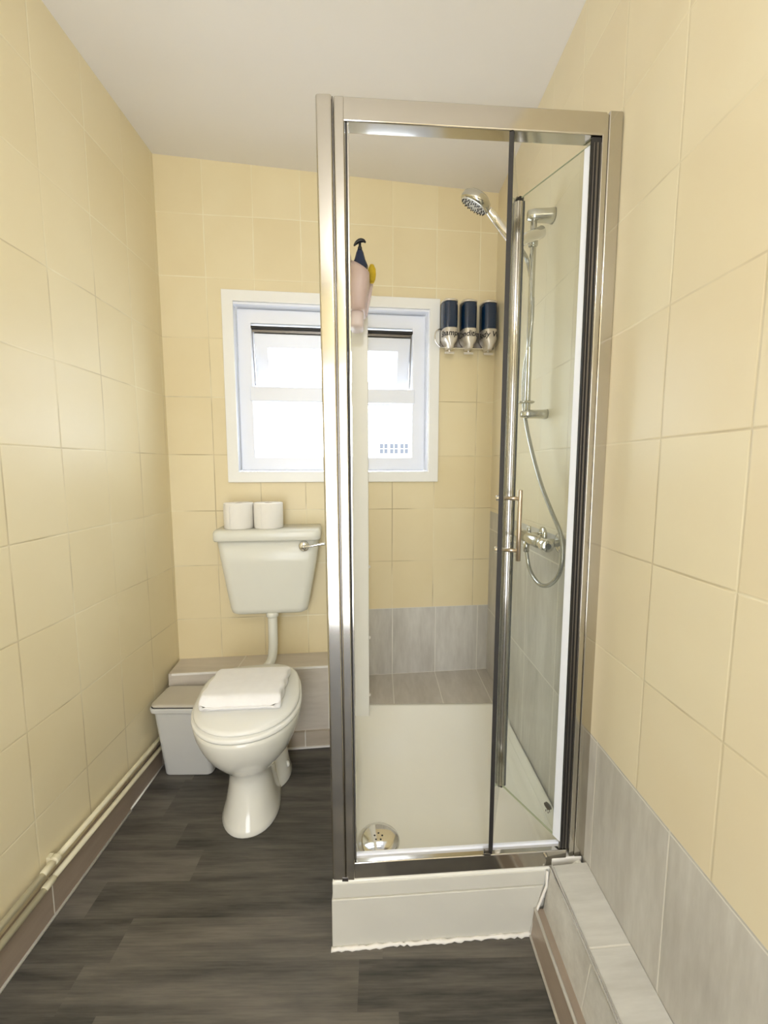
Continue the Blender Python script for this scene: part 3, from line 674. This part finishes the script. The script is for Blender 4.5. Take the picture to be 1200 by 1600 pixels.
for s_ in (-1, 1):
    bm = NB(); lathe(bm, [(.013, 0), (.0125, .006), (.006, .010)], 20, Matrix.Translation((TX+s_*.103, -.135, .055)) @ Matrix.Rotation(s_*PI/2*.85, 4, 'Y'))
    obj('bolt_cap', bm, M_cer, to, smooth=True)
bm = NB(); loft(bm, [egg(.188, -.482, -.02, -.25, .396, 3.2), egg(.191, -.486, -.015, -.25, .402, 3.2), egg(.190, -.485, -.015, -.25, .411, 3.2), egg(.186, -.481, -.018, -.25, .4135, 3.2)])
obj('seat', bm, M_seat, to, smooth=True)
bm = NB(); loft(bm, [egg(.181, -.470, -.01, -.25, .4155, 3.4), egg(.184, -.474, -.008, -.25, .420, 3.4), egg(.182, -.472, -.008, -.25, .427, 3.4), egg(.172, -.462, -.014, -.25, .431, 3.4), egg(.10, -.38, -.06, -.24, .434, 3.4), egg(.02, -.28, -.20, -.24, .435)])
obj('lid', bm, M_seat, to, smooth=True)
for s_ in (-1, 1):
    bm = NB(); cyl(bm, (s_*.075-.02, -.008, .412), (s_*.075+.02, -.008, .412), .012, 16, ch=.003)
    obj('hinge', bm, M_seat, to, smooth=True)
# cistern
cu_ = -.490
ci = thing('cistern', 'white wall hung toilet cistern with chrome side lever', 'cistern', BKp(cu_, 0, 0), BA)
bm = NB()
def cs(w_, d_, z, r=.035, dx=0):
    out = []
    for a, b in rrect(w_, d_*2, r, 6):
        out.append((a+dx, min(-.004, -abs(b)) if b < 0 else -.004, z))
    return out
loft(bm, [cs(.300, .120, .622, .03, -.006), cs(.326, .132, .630, .035, -.006), cs(.338, .138, .650, .038, -.006), cs(.405, .160, .86, .04, 0), cs(.428, .168, .962, .04, 0)])
obj('tank', bm, M_cist, ci, smooth=True, bevel=.0)
bm = NB(); loft(bm, [cs(.442, .180, .955, .03), cs(.446, .184, .962, .03), cs(.446, .184, .988, .03), cs(.438, .180, .998, .03), cs(.43, .17, 1.002, .03)]); obj('tank_lid', bm, M_cist, ci, smooth=True)
lv = Vector((.152, -.172, .930))
bm = NB(); lathe(bm, [(.023, 0), (.022, .007), (.012, .012)], 24, along(lv, lv+Vector((0, -.1, 0)))); cyl(bm, lv, lv+Vector((0, -.028, 0)), .008); tube(bm, spline([lv+Vector((0, -.024, 0)), lv+Vector((.03, -.026, .004)), lv+Vector((.06, -.026, .009)), lv+Vector((.092, -.024, .012))], 5), .0045, 10, rf=lambda i: .004+.00016*i)
obj('flush_lever', bm, M_chrome, ci, smooth=True)
# flush pipe
fp = thing('flush_pipe', 'white plastic flush pipe bending from the cistern down to the toilet', 'pipe', (0, 0, 0))
bm = NB(); top = BKp(-.487, .105, .625)
tube(bm, spline([top, top+Vector((0, 0, -.10)), top+Vector((-.002, -.001, -.17)), top+Vector((-.010, -.018, -.225)), (-.524, 1.735, .360), (-.526, 1.70, .345)], 8), .0205, 20); obj('pipe_bend', bm, M_cist, fp, smooth=True)
bm = NB(); cyl(bm, top+Vector((0, 0, -.022)), top+Vector((0, 0, .0)), .027, 28, ch=.003); obj('pipe_nut', bm, M_cist, fp, smooth=True)
# toilet rolls
def roll(u, d, lab):
    o = thing('toilet_roll', lab, 'toilet roll', BKp(u, d, 1.0025), 0, 'toilet rolls on the cistern')
    bm = NB(); prof = [(.021, 0), (.060, 0), (.0615, .002), (.062, .055), (.0615, .107), (.060, .109), (.021, .109)]
    lathe(bm, prof + [prof[0]], 40, cap=False); obj('paper', bm, M_paper, o, smooth=False, bevel=.0)
    for p_ in o.children[0].data.polygons: p_.use_smooth = abs(p_.normal.z) < .6
    bm = NB(); lathe(bm, [(.0208, .002), (.0208, .107), (.0195, .107), (.0195, .002), (.0208, .002)], 32, cap=False); obj('core', bm, M_card, o, smooth=True)
    bm = NB(); box(bm, (-.018, -.0626, .004), (-.0165, -.061, .105)); obj('loose_edge', bm, M_paper, o)
roll(-.618, .098, 'white toilet roll on the cistern lid, the one nearer the left wall')
roll(-.4925, .098, 'white toilet roll on the cistern lid, the one nearer the flush lever')
# towel
tw_ = thing('folded_towel', 'folded white towel lying on the closed toilet lid', 'towel', (-.486, 1.466, .4345), TA*.35)
bm = NB()
def tring(y_, w0, w1, z0, z1, n=40):
    out = []
    for a, b in rrect(w1-w0, z1-z0, min(.012, (z1-z0)*.45), 6):
        out.append(((w0+w1)/2+a, y_, (z0+z1)/2+b))
    return out
rows = []
for k in range(25):
    t_ = k/24; y_ = -.128+.256*t_
    e = min(1, min(t_, 1-t_)*9); e = math.sqrt(max(0, 1-(1-e)**2))
    hgt = .010+.042*e - .008*t_
    wob = .003*math.sin(k*.9)
    rows.append(tring(y_, -.138+wob*.6, .136+wob, (.044-hgt)*.5 if t_ < .5 else 0.001, hgt))
loft(bm, rows); o = obj('towel_folds', bm, M_towel, tw_, smooth=True, sub=1)
dt = bpy.data.textures.new('towel_clouds', 'CLOUDS'); dt.noise_scale = .05; dm = o.modifiers.new('d', 'DISPLACE'); dm.texture = dt; dm.strength = .003; dm.mid_level = .5
bm = NB(); 
tube(bm, [Vector((-.122+.244*k/30, -.1275+.001*math.sin(k), .017+.001*math.sin(k*.8))) for k in range(31)], .003, 8); obj('towel_hem', bm, M_towel, tw_, smooth=True)

# ---------------------------------------------------------------- bin
bi = thing('waste_bin', 'grey plastic bin with flat beige grey lid in the corner beside the toilet', 'bin', (0, 0, 0))
bm = NB()
def br_(x0, x1, y0, y1, z, r=.022): return [((x0+x1)/2+a, (y0+y1)/2+b, z) for a, b in rrect(x1-x0, y1-y0, r, 5)]
loft(bm, [br_(-.884, -.694, 1.600, 1.695, 0.001), br_(-.887, -.691, 1.597, 1.698, .006), br_(-.896, -.676, 1.555, 1.702, .296), br_(-.905, -.667, 1.545, 1.704, .302), br_(-.907, -.665, 1.543, 1.705, .318), br_(-.905, -.667, 1.545, 1.703, .322), br_(-.898, -.674, 1.552, 1.698, .322), br_(-.896, -.676, 1.555, 1.696, .300)])
obj('bin_body', bm, M_bin, bi, smooth=False, bevel=.003)
bm = NB(); loft(bm, [br_(-.901, -.671, 1.549, 1.7, .3235), br_(-.903, -.669, 1.547, 1.701, .331), br_(-.899, -.673, 1.551, 1.698, .335), br_(-.890, -.682, 1.560, 1.690, .336)]); obj('bin_lid', bm, M_binlid, bi, bevel=.002)
bm = NB(); loft(bm, [br_(-.903, -.669, 1.547, 1.701, .3215), br_(-.903, -.669, 1.547, 1.701, .3240)]); obj('lid_gap_shade', bm, M_dark, bi)  # dark slab standing in for the shade in the gap under the lid

# ---------------------------------------------------------------- heating pipes on the left wall
for z_, zj, lb in ((.172, .166, 'upper cream painted copper pipe running along the left wall'), (.127, .122, 'lower cream painted copper pipe just above the skirting')):
    p_ = thing('heating_pipe', lb, 'pipe', (0, 0, 0), 0, 'heating pipes on the left wall')
    bm = NB(); X = L+.021
    tube(bm, [Vector((X, YR+.01, z_-.004)), Vector((X, 1.03, z_-.004))], .0085, 16); obj('pipe_run', bm, M_pipe, p_, smooth=True)
    bm = NB(); tube(bm, [Vector((X, 1.03, z_)), Vector((X, 1.55, z_-.02)), Vector((X, 1.79, z_-.028))], .0078, 16); obj('pipe_run', bm, M_pipe, p_, smooth=True)
    bm = NB(); cyl(bm, (X, 1.02, z_-.002), (X, 1.055, z_-.002), .0098, 20, ch=.002); obj('pipe_joint', bm, M_pipe, p_, smooth=True)
bm = NB(); box(bm, (L+.0005, 1.058, .158), (L+.012, 1.074, .182)); cyl(bm, (L+.021, 1.058, .170), (L+.021, 1.074, .170), .0125, 16, ch=.002)
tag(obj('pipe_clip', bm, M_pipe, smooth=False, bevel=.001), 'cream painted clip holding the upper pipe to the left wall', 'pipe clip')
